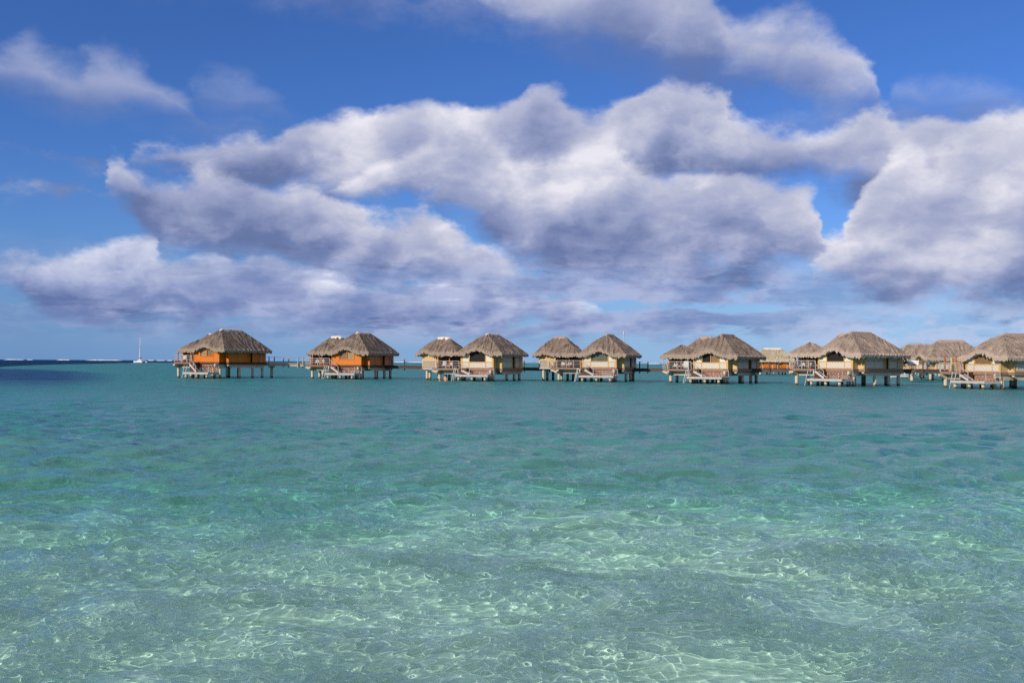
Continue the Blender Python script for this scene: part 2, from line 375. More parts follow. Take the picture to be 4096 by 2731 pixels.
m = bpy.data.materials.new('pile_concrete'); m.use_nodes = True; N = NT(m.node_tree); pb = N.n['Principled BSDF']
p = N.node('ShaderNodeTexCoord').outputs['Object']
pz = N.m('ADD', N.sep(p)[2], N.m('MULTIPLY', N.noise(p, 3, 4), .3))
cc = N.mix(N.rng(pz, .50, .30), (.52, .44, .32), (.05, .04, .03))         # wet, weed-covered foot
cc = N.mix(N.rng(N.noise(N.vm('MULTIPLY', p, (2, 2, .5)), 2, 5, .6), .55, .75, 0, .4), cc, (.38, .26, .17))
N.put(pb.inputs['Base Color'], cc); pb.inputs['Roughness'].default_value = .9
M['pile'] = m
TH = {
    'dark': thatch('grey_thatch', (.145, .11, .085), (.27, .215, .165)),
    'mid': thatch('brown_grey_thatch', (.165, .122, .095), (.285, .225, .178)),
    'warm': thatch('light_brown_thatch', (.21, .16, .13), (.36, .29, .23)),
    'pale': thatch('straw_thatch', (.32, .265, .185), (.47, .40, .285)),
    'cap_pale': thatch('straw_ridge', (.46, .395, .30), (.56, .49, .385)),
    'cap_dark': thatch('brown_ridge', (.20, .145, .115), (.30, .22, .18)),
}

# ------------------------------------------------------------------ mesh builder
class MB:
    def __init__(s): s.v = []; s.f = []
    def add(s, vs, fs):
        k = len(s.v); s.v += [tuple(v) for v in vs]; s.f += [tuple(i+k for i in f) for f in fs]; return s
    def box(s, x0, x1, y0, y1, z0, z1, mtx=None):
        vs = [Vector((x, y, z)) for z in (z0, z1) for y in (y0, y1) for x in (x0, x1)]
        if mtx: vs = [mtx @ v for v in vs]
        return s.add(vs, [(0, 2, 3, 1), (4, 5, 7, 6), (0, 1, 5, 4), (2, 6, 7, 3), (0, 4, 6, 2), (1, 3, 7, 5)])
    def bar(s, a, b, w, h=None):
        a = Vector(a); b = Vector(b); h = h or w; d = b-a
        q = d.to_track_quat('X', 'Z').to_matrix().to_4x4()
        return s.box(0, d.length, -w/2, w/2, -h/2, h/2, Matrix.Translation(a) @ q)
    def cyl(s, a, b, r, r2=None, n=12):
        a = Vector(a); b = Vector(b); r2 = r if r2 is None else r2
        q = (b-a).to_track_quat('Z', 'Y').to_matrix(); vs = []
        for p, rr in ((a, r), (b, r2)):
            vs += [p+q @ Vector((rr*math.cos(6.2832*i/n), rr*math.sin(6.2832*i/n), 0)) for i in range(n)]
        fs = [(i, (i+1) % n, n+(i+1) % n, n+i) for i in range(n)]+[tuple(range(n-1, -1, -1)), tuple(range(n, 2*n))]
        return s.add(vs, fs)
    def prism(s, poly, axis, a, b):
        """poly in the two other axes; extruded along axis from a to b"""
        def P(p, t):
            return {'x': (t, p[0], p[1]), 'y': (p[0], t, p[1]), 'z': (p[0], p[1], t)}[axis]
        n = len(poly); vs = [P(p, a) for p in poly]+[P(p, b) for p in poly]
        return s.add(vs, [(i, (i+1) % n, n+(i+1) % n, n+i) for i in range(n)]+[tuple(range(n-1, -1, -1)), tuple(range(n, 2*n))])
    def build(s, name, mt, parent=None, smooth=False, bevel=0):
        me = bpy.data.meshes.new(name); me.from_pydata(s.v, [], s.f)
        import bmesh
        bb = bmesh.new(); bb.from_mesh(me); bmesh.ops.recalc_face_normals(bb, faces=bb.faces)
        if bevel:
            bmesh.ops.bevel(bb, geom=list(bb.edges), offset=bevel, segments=1, affect='EDGES')
        bb.to_mesh(me); bb.free()
        if smooth: me.polygons.foreach_set('use_smooth', [True]*len(me.polygons))
        me.update(); return link(name, me, mt, parent)
def empty(name, loc, rz=0., **t):
    o = bpy.data.objects.new(name, None); C.objects.link(o); o.location = loc; o.rotation_euler = (0, 0, rz); o.empty_display_size = .5
    return tag(o, **t)
def at_px(X, dist): return ((X-2048)*dist/F, dist)
def zpx(X, Y, dist): return EYE+(1450+(X-2048)*ROLL-Y)*dist/F

_rs = np.random.RandomState(2)
def snoise(u, v, seed, lam_u, lam_v):
    rg = np.random.RandomState(seed); z = np.zeros_like(u)
    for i in range(16):
        z += np.sin(u*6.28/(lam_u*(.5+rg.rand()*1.5))+v*6.28/(lam_v*(.6+rg.rand()))*rg.choice([-1, 1])+rg.rand()*6.28)
    return z/4
def hip_roof(name, parent, mt, cx, cy, hx, hy, rx, ry, z0, h, seed, arch=None, cap=None, thick=.34):
    """hipped thatched roof with ragged thick eaves; arch=(x, half width, lift) raises the front eave over a window"""
    allP, allUV, faces, k = [], [], [], 0
    VS = np.linspace(0, 1, 22)
    for side in range(4):                                   # front, right, back, left
        wide = hx if side in (0, 2) else hy
        nu = int(wide*2*7); u = np.linspace(-1, 1, nu)
        U, V = np.meshgrid(u, VS, indexing='xy')
        if side == 0: X = cx+U*(hx*(1-V)+rx*V); Y = cy-(hy*(1-V)+ry*V)
        if side == 2: X = cx-U*(hx*(1-V)+rx*V); Y = cy+(hy*(1-V)+ry*V)
        if side == 1: Y = cy+U*(hy*(1-V)+ry*V); X = cx+(hx*(1-V)+rx*V)
        if side == 3: Y = cy-U*(hy*(1-V)+ry*V); X = cx-(hx*(1-V)+rx*V)
        bulge = .10*np.sin(V*3.1416)
        Z = z0+thick+(h-thick)*V+bulge
        edge = np.clip((1-np.abs(U))*wide*3, 0, 1)
        sl = math.hypot(h, wide); su = U*(wide*(1-V)+.5*V)+side*17+seed*3
        rough = (snoise(su, V*sl, seed+side, .6, 6)*.07+snoise(su, V*sl, seed+9+side, .25, 3)*.03)*edge
        Z = Z+rough
        def lift(x, vv):
            if not arch or side != 0: return 0*x
            t = np.clip(np.abs(x-arch[0])/arch[1], 0, 1)
            return arch[2]*(.5+.5*np.cos(t*3.1416))*(1-vv)**1.3
        Z = Z+lift(X, V)
        rag = _rs.randn(nu)*.085+snoise(u*wide, u*0, seed+31+side, .5, 5)*.03
        # bottom edge row, inner row, closing row
        def inset(a, dz, jit):
            f = 1-a/max(hx, hy)
            if side in (0, 2):
                x = cx+(X[0]-cx)*(hx-a)/hx; y = cy+(Y[0]-cy)*(hy-a)/hy
            else:
                x = cx+(X[0]-cx)*(hx-a)/hx; y = cy+(Y[0]-cy)*(hy-a)/hy
            return np.stack([x, y, z0+dz+jit+lift(X[0], 0*X[0])*max(0, 1-a/2.5)], -1)
        rows = [inset(min(hx, hy)-.05, .5, 0), inset(.55, .20, 0), inset(.06, 0, rag)]
        Pm = np.concatenate([np.stack(rows), np.stack([X, Y, Z], -1)], 0)
        UVm = np.stack([np.concatenate([np.tile(su[0], (3, 1)), su]), np.concatenate([np.array([[-1.]*nu, [-.5]*nu, [-.1]*nu]), V*sl])], -1)
        nr = Pm.shape[0]; idx = np.arange(nr*nu).reshape(nr, nu)+k; k += nr*nu
        allP.append(Pm.reshape(-1, 3)); allUV.append(UVm.reshape(-1, 2))
        faces.append(np.stack([idx[:-1, :-1], idx[:-1, 1:], idx[1:, 1:], idx[1:, :-1]], -1).reshape(-1, 4))
    v = np.concatenate(allP); uv = np.concatenate(allUV); f = np.concatenate(faces)
    me = bpy.data.meshes.new(name); me.from_pydata(v.tolist(), [], f.tolist())
    l = me.uv_layers.new(name='UVMap'); l.data.foreach_set('uv', uv[f.ravel()].astype(np.float32).ravel()); me.update()
    o = link(name, me, mt, parent)
    if cap:
        b = MB(); n = 26; R = []
        L = max(rx, ry)+.22; ax = 0 if rx > ry else 1
        for i in range(n+1):
            t = -L+2*L*i/n; e = max(0, (abs(t)-(L-.4))/.4); ww = .34*(1-.3*e); zt = z0+h+.17-.24*e+_rs.randn()*.02; zb = z0+h-.33-.15*e+_rs.randn()*.05
            for s_, z_ in ((-ww*1.25, zb), (-ww*.5, zt-.05), (0, zt+.03), (ww*.5, zt-.05), (ww*1.25, zb)):
                R.append((cx+t, cy+s_, z_) if ax == 0 else (cx+s_, cy+t, z_))
        fs = [(i*5+j, i*5+j+1, i*5+j+6, i*5+j+5) for i in range(n) for j in range(4)]+[(0, 1, 2, 3, 4), tuple(n*5+j for j in (4, 3, 2, 1, 0))]
        b.add(R, fs).build('ridge_cap', cap, o)
    return o

# ------------------------------------------------------------------ one bungalow
W, L, BAY, BY = 5.1, 9.8, .85, 1.1
def bungalow(X, dist, yaw, fz, style, th, cap, label, hut2, panes, seed, group='overwater bungalows in the near row', full=True, pav=True, deck_w=5.2, roof_k=1., peak=5.05, bracket=True, pickets=False, hz=1.5, pdx=2.35):
    rnd = random.Random(seed)
    x, y = at_px(X, dist)
    r = empty('overwater_bungalow', (x, y, 0), -math.radians(yaw), label=label, cat='bungalow', group=group)
    wall_m = M['orange'] if style == 'orange' else M['cream']
    trim_m = M['orange'] if style == 'orange' else M['trim']
    bt = fz-.34                                             # top of the concrete beams
    # walls of the main hut
    wx0, wx1, sill, wtop = -3.75, -1.30, fz+.92, fz+2.42
    b = MB()
    b.box(-W, wx0, 0, .15, fz, fz+2.3).box(wx1, 0, 0, .15, fz, fz+2.3).box(wx0, wx1, 0, .15, fz, sill).box(wx0, wx1, 0, .15, wtop, fz+2.7)
    b.box(-W, -W+.15, .15, L, fz, fz+2.25).box(-W+.15, BAY, L-.15, L, fz, fz+2.25)
    b.box(-.15, 0, .15, BY, fz, fz+2.25)
    b.box(0, BAY, BY, BY+.15, fz, fz+2.25)
    b.box(BAY-.15, BAY, BY+.15, 5.2, fz, fz+2.25).box(BAY-.15, BAY, 6.6, L-.15, fz, fz+2.25).box(BAY-.5, BAY-.35, 5.2, 6.6, fz, fz+2.25)
    b.build('wall', wall_m, r)
    MB().box(-W-.12, .08, -.12, BY, bt, fz-.002).box(-W-.12, BAY+.1, BY, L+.1, bt, fz-.002).build('floor_frame', M['brown'] if style == 'orange' else M['deckred'], r)
    MB().box(BAY, BAY+.10, L-1.35, L-1.22, fz, fz+1.9).build('downpipe', M['grey'], r)
    # window
    b = MB(); t = .09
    b.box(wx0-t, wx0, -.05, .10, sill-t, wtop).box(wx1, wx1+t, -.05, .10, sill-t, wtop).box(wx0, wx1, -.06, .10, sill-t, sill)
    if panes[1]: b.box((wx0+wx1)/2-.04, (wx0+wx1)/2+.04, -.02, .08, sill, wtop)
    wn = b.build('window', trim_m, r)
    xm = (wx0+wx1)/2
    if panes[1]:
        MB().box(wx0, xm, .085, .11, sill, wtop).build('pane', M[panes[0]], wn); MB().box(xm, wx1, .10, .13, sill, wtop).build('pane', M[panes[1]], wn)
    else: MB().box(wx0, wx1, .10, .13, sill, wtop).build('pane', M[panes[0]], wn)
    # corner posts and rails
    for px_, py_ in ((-W, -.04), (-.12, -.04), (BAY-.08, BY-.04)):
        MB().box(px_-.03, px_+.14, py_, py_+.16, fz, fz+2.2).build('corner_post', trim_m, r)
    if style != 'orange':
        b = MB()
        for zz in (fz+.02, fz+.84): b.box(-W+.14, -.15, -.035, 0, zz, zz+.09)
        for xx in (-W+.14, wx0-.14, wx1+.05, -.24): b.box(xx, xx+.09, -.04, -.002, fz+.11, fz+.84)
        for zz in (fz+.05, fz+1.0):
            b.box(BAY, BAY+.035, BY+.15, 5.2, zz, zz+.08).box(BAY, BAY+.035, 6.6, L-1.4, zz, zz+.08)
        b.build('wall_frame', trim_m, r)
        for (a0, a1) in ((-W+.25, wx0-.16), (wx0-.03, wx1+.03), (wx1+.16, -.26)):
            MB().box(a0, a1, -.022, -.001, fz+.12, fz+.83).build('woven_panel', M['woven'], r)
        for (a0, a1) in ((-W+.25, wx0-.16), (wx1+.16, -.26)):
            MB().box(a0, a1, -.022, -.001, fz+.97, fz+2.1).build('woven_panel', M['woven_cream'], r)
        for (a0, a1) in ((BY+.35, 3.2), (3.3, 5.1), (6.7, L-1.5)):
            for z0_, z1_ in ((fz+.15, fz+.97), (fz+1.1, fz+1.9)):
                MB().box(BAY+.001, BAY+.022, a0, a1, z0_, z1_).build('woven_panel', M['woven'], r)
    else:
        for yy in (3.1, 4.9, 8.0): MB().box(BAY, BAY+.03, yy, yy+.07, fz, fz+2.).build('batten', M['orange'], r)
        for xx in (-W+1.2, wx1+.12): MB().box(xx, xx+.04, -.02, -.001, fz, fz+2.).build('batten', M['orange'], r)
    # roofs
    hip_roof('roof', r, TH[th], (-W+BAY)/2, L/2, (W+BAY)/2+.75, L/2+.68, .12, 2.35, fz+hz, (peak-hz), seed, arch=(xm, 2.55, .80), cap=TH[cap])
    h2x, h2y, h2s, h2f = hut2
    hip_roof('roof', r, TH[th], h2x, h2y, h2s, h2s, .95, .12, fz+hz, (4.6-hz)*roof_k, seed+50, arch=(h2x-1.6, 1.6, .45) if h2f else None, cap=TH[cap])
    q = h2s-.85
    MB().box(h2x-q, h2x+q, h2y-q, h2y+q, fz, fz+2.2).build('annex_wall', wall_m, r)
    MB().box(h2x-q-.1, h2x+q+.1, h2y-q-.1, h2y+q+.1, bt, fz-.003).build('floor_frame', M['brown'] if style == 'orange' else M['redbrown'], r)
    dl = -W-deck_w
    if full:
        # piles
        P = [(-.25, .5), (-W+.3, .5), (BAY-.3, 3.9), (-W+.3, 4.2), (BAY-.3, 7.0), (-W+.4, 7.4), (BAY-.4, 9.4), (-W+.5, 9.5),
             (dl+1.5, .55), (dl+.9, 3.9), (-W-1.4, 3.9), (h2x-1.6, h2y-1.6), (h2x+1.7, h2y-1.6), (h2x-1.6, h2y+1.6), (h2x+1.7, h2y+1.6)]
        for (a, c) in P:
            MB().cyl((a, c, -3.4), (a, c, bt-.3), .215, n=14).build('pile', M['pile'], r, smooth=False)
        # concrete beams: two under the hut running front to back, one across under the deck
        bh = .56
        def ybeam(xc, y0, y1, wdt=.42):
            MB().prism([(y0, bt), (y1, bt), (y1, bt-.15), (y1-1.0, bt-bh), (y0+.75, bt-bh), (y0, bt-.22)], 'x', xc-wdt/2, xc+wdt/2).build('concrete_beam', M['conc'], r)
        ybeam(-.25, -.55, L+.1); ybeam(-W+.3, -.55, L-.5)
        if BAY: ybeam(BAY-.25, BY+.1, L+.2, .3)
        MB().prism([(dl+.1, bt), (-W, bt), (-W, bt-bh), (dl+1.2, bt-bh), (dl+.1, bt-.15)], 'y', .75, 1.15).build('concrete_beam', M['conc'], r)
        ybeam(dl+1.5, -.45, 5.0, .36)
        # deck with chamfered corner
        MB().prism([(-W-.14, -.15), (dl+1.35, -.15), (dl, 1.1), (dl, 5.6), (-W-.14, 5.6)], 'z', fz-.30, fz-.02).build('deck', M['deckred'] if style != 'orange' else M['redbrown'], r)
        # railing with outward leaning posts
        rp = [(-W-.25, -.10, 0, -1), (-W-1.3, -.10, 0, -1), (-W-2.4, -.10, 0, -1), (dl+1.35, -.10, -.4, -.9), (dl+.65, .50, -.7, -.7), (dl+.03, 1.15, -.9, -.4), (dl+.03, 2.6, -1, 0), (dl+.03, 4.0, -1, 0), (dl+.03, 5.4, -1, 0)]
        rail = MB(); HR = 1.02
        pt = lambda p, f: (p[0]+p[2]*.13*f, p[1]+p[3]*.13*f, fz+HR*f)
        for i in range(len(rp)-1):
            for f, ww in ((1., .07), (.74, .045), (.50, .045), (.26, .045)):
                rail.bar(pt(rp[i], f), pt(rp[i+1], f), ww, ww)
        ro = rail.build('railing', M['grey'], r)
        for p in rp: MB().bar(pt(p, -.12), pt(p, 1.0), .09).build('post', M['grey'], ro)
        # screens and posts of the covered part of the deck
        MB().box(dl+.1, dl+.22, 2.9, 5.6, fz, fz+1.62).build('screen_wall', M['brown'] if style == 'orange' else M['cream'], r)
        MB().box(dl+.06, dl+.28, 2.74, 2.90, fz, fz+1.66).build('post', M['redpost'] if style == 'orange' else M['cream'], r)
        MB().box(dl+.22, -W-.001, 4.3, 4.45, fz, fz+2.0).build('screen_wall', M['brown'], r)
        for a, c in ((dl+1.15, .75), (dl+3.0, .75), (-W-.35, .75), (dl+1.15, 3.6)):
            MB().box(a-.07, a+.07, c-.07, c+.07, fz, fz+1.95).build('post', M['redpost'], r)
        MB().box(-7.6, -6.0, 3.2, 3.9, fz+.42, fz+.5).box(-7.5, -7.4, 3.3, 3.8, fz, fz+.42).box(-6.2, -6.1, 3.3, 3.8, fz, fz+.42).build('bench', M['redpost'], r)
        if pav:
            hip_roof('roof', r, TH[th], dl+pdx, 2.35, 2.3, 2.45, .08, .1, fz+hz+.02, 1.95*roof_k, seed+80, cap=None)
            if style == 'orange': hip_roof('roof', r, TH[th], -W-1.2, 4.6, 2.3, 2.3, .6, .1, fz+hz+.05, 1.5*roof_k, seed+90, cap=None)
        # swim platform, landing, stairs, ladder
        pl = .93
        MB().prism([(-5.45, -.9), (-4.9, -2.6), (.15, -2.6), (.25, -.25), (-5.45, -.25)], 'z', pl-.30, pl).build('swim_platform', M['grey'], r)
        for a, c in ((-4.5, -2.2), (-2.4, -2.2), (-.4, -2.2), (-4.7, -.6), (-.3, -.6)):
            MB().cyl((a, c, -3.4), (a, c, pl-.3), .19, n=12).build('pile', M['pile'], r)
        MB().box(-5.0, -3.85, -.95, -.13, pl+.02, fz-.05).build('landing', M['brown'], r)
        b = MB(); ns = 5; xs, xe = -4.2, -3.0
        for s_ in (-1.02, -1.75):
            b.bar((xs-.1, s_, fz-.35), (xe, s_, pl+.05), .07, .22)
        for i in range(ns):
            f = (i+.5)/ns; xx = xs+(xe-xs)*f; zz = fz-.3+(pl-fz+.35)*f
            b.box(xx-.14, xx+.14, -1.75, -1.02, zz-.03, zz+.03)
        st = b.build('stairs', M['white'], r)
        MB().bar((xs, -1.8, fz+.55), (xe, -1.8, pl+.95), .06).bar((xs, -1.8, fz+.55), (xs, -1.8, fz-.3), .06).bar((xe, -1.8, pl+.95), (xe, -1.8, pl), .07).bar((-4.9, -1.0, fz+.9), (xs, -1.8, fz+.55), .05).build('handrail', M['grey'], st)
        b = MB()
        for c in (-1.2, -1.75):
            b.bar((-5.35, c, pl+1.05), (-5.95, c, -.5), .075)
        for i in range(5):
            f = .42+.12*i; b.bar((-5.35-.6*f, -1.2, pl+1.05-(pl+1.55)*f), (-5.35-.6*f, -1.75, pl+1.05-(pl+1.55)*f), .05)
        b.build('ladder', M['white'], r)
        MB().bar((.2, -2.5, pl), (.2, -2.5, pl+1.0), .06).bar((.2, -.3, pl), (.2, -.3, pl+1.), .06).bar((.2, -2.5, pl+1.), (.2, -.3, pl+1.), .05).build('handrail', M['grey'], r)
        # chevron lattice between platform and floor
        b = MB(); x0, x1, z0, z1 = -3.75, -.45, pl+.02, bt-.02; xc = (x0+x1)/2
        nsl = 9; hh = z1-z0; run = 1.35
        for s_ in (-1, 1):
            for i in range(-5, nsl):
                # slat from (xc + s*a, z0) rising towards the centre
                pts = []
                a = .05+i*.46
                for f in (0., 1.):
                    pts.append([a+run*(1-f), z0+hh*f])
                (xa, za), (xb, zb) = pts
                lo, hi_ = 0.02, (x1-x0)/2
                def clip(xq): return za+(zb-za)*(xq-xa)/(xb-xa)
                if xb < lo: xb2, zb2 = lo, clip(lo)
                else: xb2, zb2 = xb, zb
                if xa > hi_: xa2, za2 = hi_, clip(hi_)
                else: xa2, za2 = xa, za
                if xa2-xb2 < .12: continue
                b.bar((xc+s_*xa2, .12+.02*s_, za2), (xc+s_*xb2, .12+.02*s_, zb2), .03, .13)
        b.box(xc-.05, xc+.05, .05, .11, z0, z1).box(x0-.05, x0+.04, .05, .2, z0, z1).box(x1-.04, x1+.05, .05, .2, z0, z1).box(x0, x1, .04, .22, z1-.16, z1)
        b.build('lattice_panel', M['slat'], r)
        # white-headed end posts beside the lattice
        for a in (-5.25, -.22):
            MB().cyl((a, -.62, bt-.35), (a, -.62, bt+.12), .17, .13, n=10).build('beam_end', M['white'], r)
        if pickets:
            b = MB()
            for i in range(16):
                c = 5.6-i*.0; 
            yy0, yy1 = 2.2, h2y-2.4
            xx = dl-1.9
            MB().box(xx-.1, dl, 2.0, h2y-1.8, fz-.28, fz-.04).build('side_deck', M['grey'], r)
            for i in range(18):
                t_ = i/17; b.bar((xx, 2.1+t_*3.4, fz-.05), (xx, 2.1+t_*3.4, fz+.95), .05)
                if i < 10: b.bar((xx+t_*3.3, 2.1, fz-.05), (xx+t_*3.3, 2.1, fz+.95), .05)
            b.bar((xx, 2.1, fz+.97), (xx, 5.5, fz+.97), .08).bar((xx, 2.1, fz+.97), (dl, 2.1, fz+.97), .08)
            b.build('picket_railing', M['grey'], r)
            MB().cyl((xx+.4, 2.5, -3.4), (xx+.4, 2.5, fz-.28), .2, n=12).build('pile', M['pile'], r)
    else:
        for a in (-.4, -W+.4, h2x):
            for c in (.6, 4.8, 9.): MB().cyl((a, c, -3.4), (a, c, bt), .21, n=10).build('pile', M['pile'], r)
        MB().box(-W-4.5, .4, -1.6, -.15, fz-.25, fz-.02).build('deck', M['conc'], r)
    return r

SPEC = [
    # X, dist, yaw, floor, style, thatch, cap, label, annex(x,y,half,arch), panes, seed
    (877, 152.5, 26, 2.49, 'orange', 'dark', 'cap_pale', 'leftmost orange-walled bungalow, nearest to the sailboat, with a long pale ridge', (-11.3, 10.8, 3.3, False), ('tanpane', 'brownpane')),
    (1445, 153.5, 18.5, 2.17, 'orange', 'dark', 'cap_pale', 'second bungalow from the left, orange walls, small pointed porch roof at its left', (-10.2, 10.8, 3.4, False), ('brownpane', 'tanpane')),
    (1974, 143.7, 21, 1.85, 'cream', 'mid', 'cap_pale', 'cream bungalow with pale ridge caps and a dark window, beside the two bathers', (-11.9, 8.6, 3.35, True), ('dark', None)),
    (2466, 144., 19, 2.05, 'cream', 'mid', 'cap_dark', 'cream bungalow with a large grey-green window, in front of the tall white mast', (-11.0, 8.6, 3.5, True), ('greenpane', None)),
    (2912, 136., 34.5, 1.98, 'cream', 'mid', 'cap_dark', 'cream bungalow with a white cloth over its deck rail and a detached pointed porch roof', (-7.0, 8.8, 3.5, False), ('dark', 'brownpane')),
    (3412, 124., 52.5, 2.18, 'cream', 'warm', 'cap_dark', 'cream bungalow with a square black window opening, right of the distant straw-roofed one', (-7.6, 9.6, 2.8, False), ('dark', None)),
    (4003, 114., 69, 1.96, 'cream', 'warm', 'cap_dark', 'rightmost and nearest cream bungalow, brown shuttered window, cut by the picture edge', (-8.0, 10.5, 3.0, False), ('brownpane', None)),
]
BUNG = []
for i, (X, dist, yaw, fz, style, th, cap, label, h2, panes) in enumerate(SPEC):
    BUNG.append(bungalow(X, dist, yaw, fz, style, th, cap, label, h2, panes, 100+i*7, pickets=i in (2, 3), pav=i != 6, hz=(1.5, 1.53, 1.75, 1.5, 1.4, 1.42, 1.3)[i], peak=(5.05, 5.05, 5.0, 4.8, 4.78, 4.6, 4.4)[i], pdx=(4.0, 3.1, 2.35, 2.5, 2.35, 2.35, 2.35)[i]))
# the row behind
bungalow(3712, 176, 90, 2.0, 'cream', 'warm', 'cap_dark', 'cream bungalow of the back row behind the cyclist in blue', (-9.4, 2.0, 3.0, False), ('brownpane', None), 301, group='bungalows of the back row', full=False)
bungalow(3595, 205, 90, 1.9, 'cream', 'warm', 'cap_dark', 'half hidden back-row bungalow left of the cyclist, behind the cargo tricycle', (-9.4, 1.0, 3.0, False), ('brownpane', None), 311, group='bungalows of the back row', full=False)
bungalow(3024, 262, 90, 1.75, 'orange', 'pale', 'cap_pale', 'far orange-walled bungalow with a straw-coloured roof', (-7.5, 8.0, 3.2, False), ('brownpane', None), 321, group='bungalows of the back row', full=False)

# ------------------------------------------------------------------ jetties
def jetty(pts, label, side_m, top_m, wdt=2.0, post_gap=4.4, post_m='grey', posts=True, name='jetty', pile_r=.24):
    """pts: (px, distance, deck height)"""
    P = [Vector((*at_px(a, b), c)) for a, b, c in pts]
    r = empty(name, (P[0].x, P[0].y, 0), label=label, cat='jetty'); o = Vector((P[0].x, P[0].y, 0))
    P = [p-o for p in P]
    nrm = []
    for i in range(len(P)):
        d = (P[min(i+1, len(P)-1)]-P[max(i-1, 0)]); d.z = 0; d.normalize(); nrm.append(Vector((-d.y, d.x, 0)))
    def strip(z0, z1, w0, w1, nm, mt):
        b = MB(); vs = []; n = len(P)
        for p, q in zip(P, nrm):
            vs += [p+q*w0+Vector((0, 0, z0)), p+q*w1+Vector((0, 0, z0)), p+q*w1+Vector((0, 0, z1)), p+q*w0+Vector((0, 0, z1))]
        fs = [(i*4+j, i*4+(j+1) % 4, i*4+4+(j+1) % 4, i*4+4+j) for i in range(n-1) for j in range(4)]+[(0, 1, 2, 3), tuple(4*(n-1)+j for j in (3, 2, 1, 0))]
        b.add(vs, fs); return b.build(nm, mt, r)
    strip(-.10, 0, -wdt/2, wdt/2, 'deck', M[top_m]); strip(-.50, -.102, -wdt/2+.06, -wdt/2+.24, 'beam', M[side_m]); strip(-.50, -.102, wdt/2-.24, wdt/2-.06, 'beam', M[side_m])
    acc = 0.; nxt = 1.0; k = 0
    for i in range(len(P)-1):
        d = P[i+1]-P[i]; ln = d.length
        while nxt < acc+ln:
            p = P[i]+d*((nxt-acc)/ln); q = nrm[i]
            if k % 4 == 0:
                MB().cyl((p.x, p.y, -3.4), (p.x, p.y, p.z-.7), pile_r, n=12).build('pile', M['pile'], r)
                MB().prism([(-.85, 0), (.85, 0), (.45, -.32), (-.45, -.32)], 'x', -.2, .2).build('pile_cap', M[side_m], r).location = (p.x, p.y, p.z-.42)
            if posts:
                for s_ in (-1, 1):
                    a = p+q*s_*(wdt/2+.06)+d.normalized()*(.35*s_)
                    MB().cyl((a.x, a.y, p.z-.75), (a.x, a.y, p.z+1.02), .095, n=8).build('post', M[post_m], r)
            nxt += post_gap/ (2 if False else 1); k += 1
        acc += ln
    if posts:
        for s_ in (-1, 1):
            b = MB()
            for i in range(len(P)-1):
                a = P[i]+nrm[i]*s_*(wdt/2+.06)+Vector((0, 0, .95)); c = P[i+1]+nrm[i+1]*s_*(wdt/2+.06)+Vector((0, 0, .95))
                b.cyl(a, c, .018, n=5)
            b.build('rope', M['grey'], r)
    return r
jetty([(1062, 163, 2.42), (1215, 164, 2.34)], 'short light grey jetty with rope posts linking the two orange bungalows', 'conc', 'jettytop', post_gap=2.3, pile_r=.24)
jetty([(1490, 163, 2.15), (1610, 158.6, 2.12), (1850, 158.3, 2.0), (2116, 158, 1.95), (2380, 155, 1.95), (2634, 149.5, 1.98), (2860, 145, 2.02), (3074, 140.5, 2.08), (3370, 136, 2.15), (3663, 130.5, 2.2), (3860, 131, 2.1)],
      'long wooden jetty on posts, its shaded side painted dark, running behind the row of bungalows', 'jetty', 'jetty', post_gap=5.0, post_m='jetty')
jetty([(3640, 158, 1.82), (3705, 165, 1.78), (3800, 167, 1.75)], 'sunlit pale jetty carrying the cyclist in blue', 'conc', 'conc', posts=True, post_gap=4.5, post_m='white')
jetty([(3030, 238, 1.62), (3175, 246, 1.62)], 'sunlit white-edged jetty in front of the far orange bungalow', 'white', 'conc', post_gap=5.5, post_m='grey')

# ------------------------------------------------------------------ furniture on the decks
def world_of(b, x, y, z):
    return b.location+Matrix.Rotation(b.rotation_euler.z, 3, 'Z') @ Vector((x, y, z))
def deck_chair(b, x, y, fz, label, rz=0.):
    p = world_of(b, x, y, fz-.02); r = empty('deck_chair', p, b.rotation_euler.z+rz, label=label, cat='deck chair', group='pale deck chairs on the bungalow decks')
    MB().box(-.30, .30, -.30, .32, .36, .43).build('seat', M['chair'], r)
    q = Matrix.Translation((0, .30, .40)) @ Matrix.Rotation(math.radians(-18), 4, 'X')
    MB().box(-.30, .30, -.03, .03, 0, .66, q).build('backrest', M['chair'], r)
    for a in (-.26, .26):
        for c in (-.26, .28): MB().cyl((a, c, 0), (a, c, .36), .025, n=6).build('leg', M['grey'], r)
FL = [s[3] for s in SPEC]
nm = ['leftmost orange bungalow', 'second orange bungalow', 'cream bungalow beside the bathers', 'bungalow with the grey-green window', 'bungalow with the white cloth on its rail', 'bungalow with the black window opening']
for i in range(6):
    b = BUNG[i]
    deck_chair(b, -8.35, 1.0, FL[i], 'left pale deck chair, deck of the '+nm[i], .1)
    if i != 0: deck_chair(b, -7.45, 1.05, FL[i], 'right pale deck chair, deck of the '+nm[i], -.1)
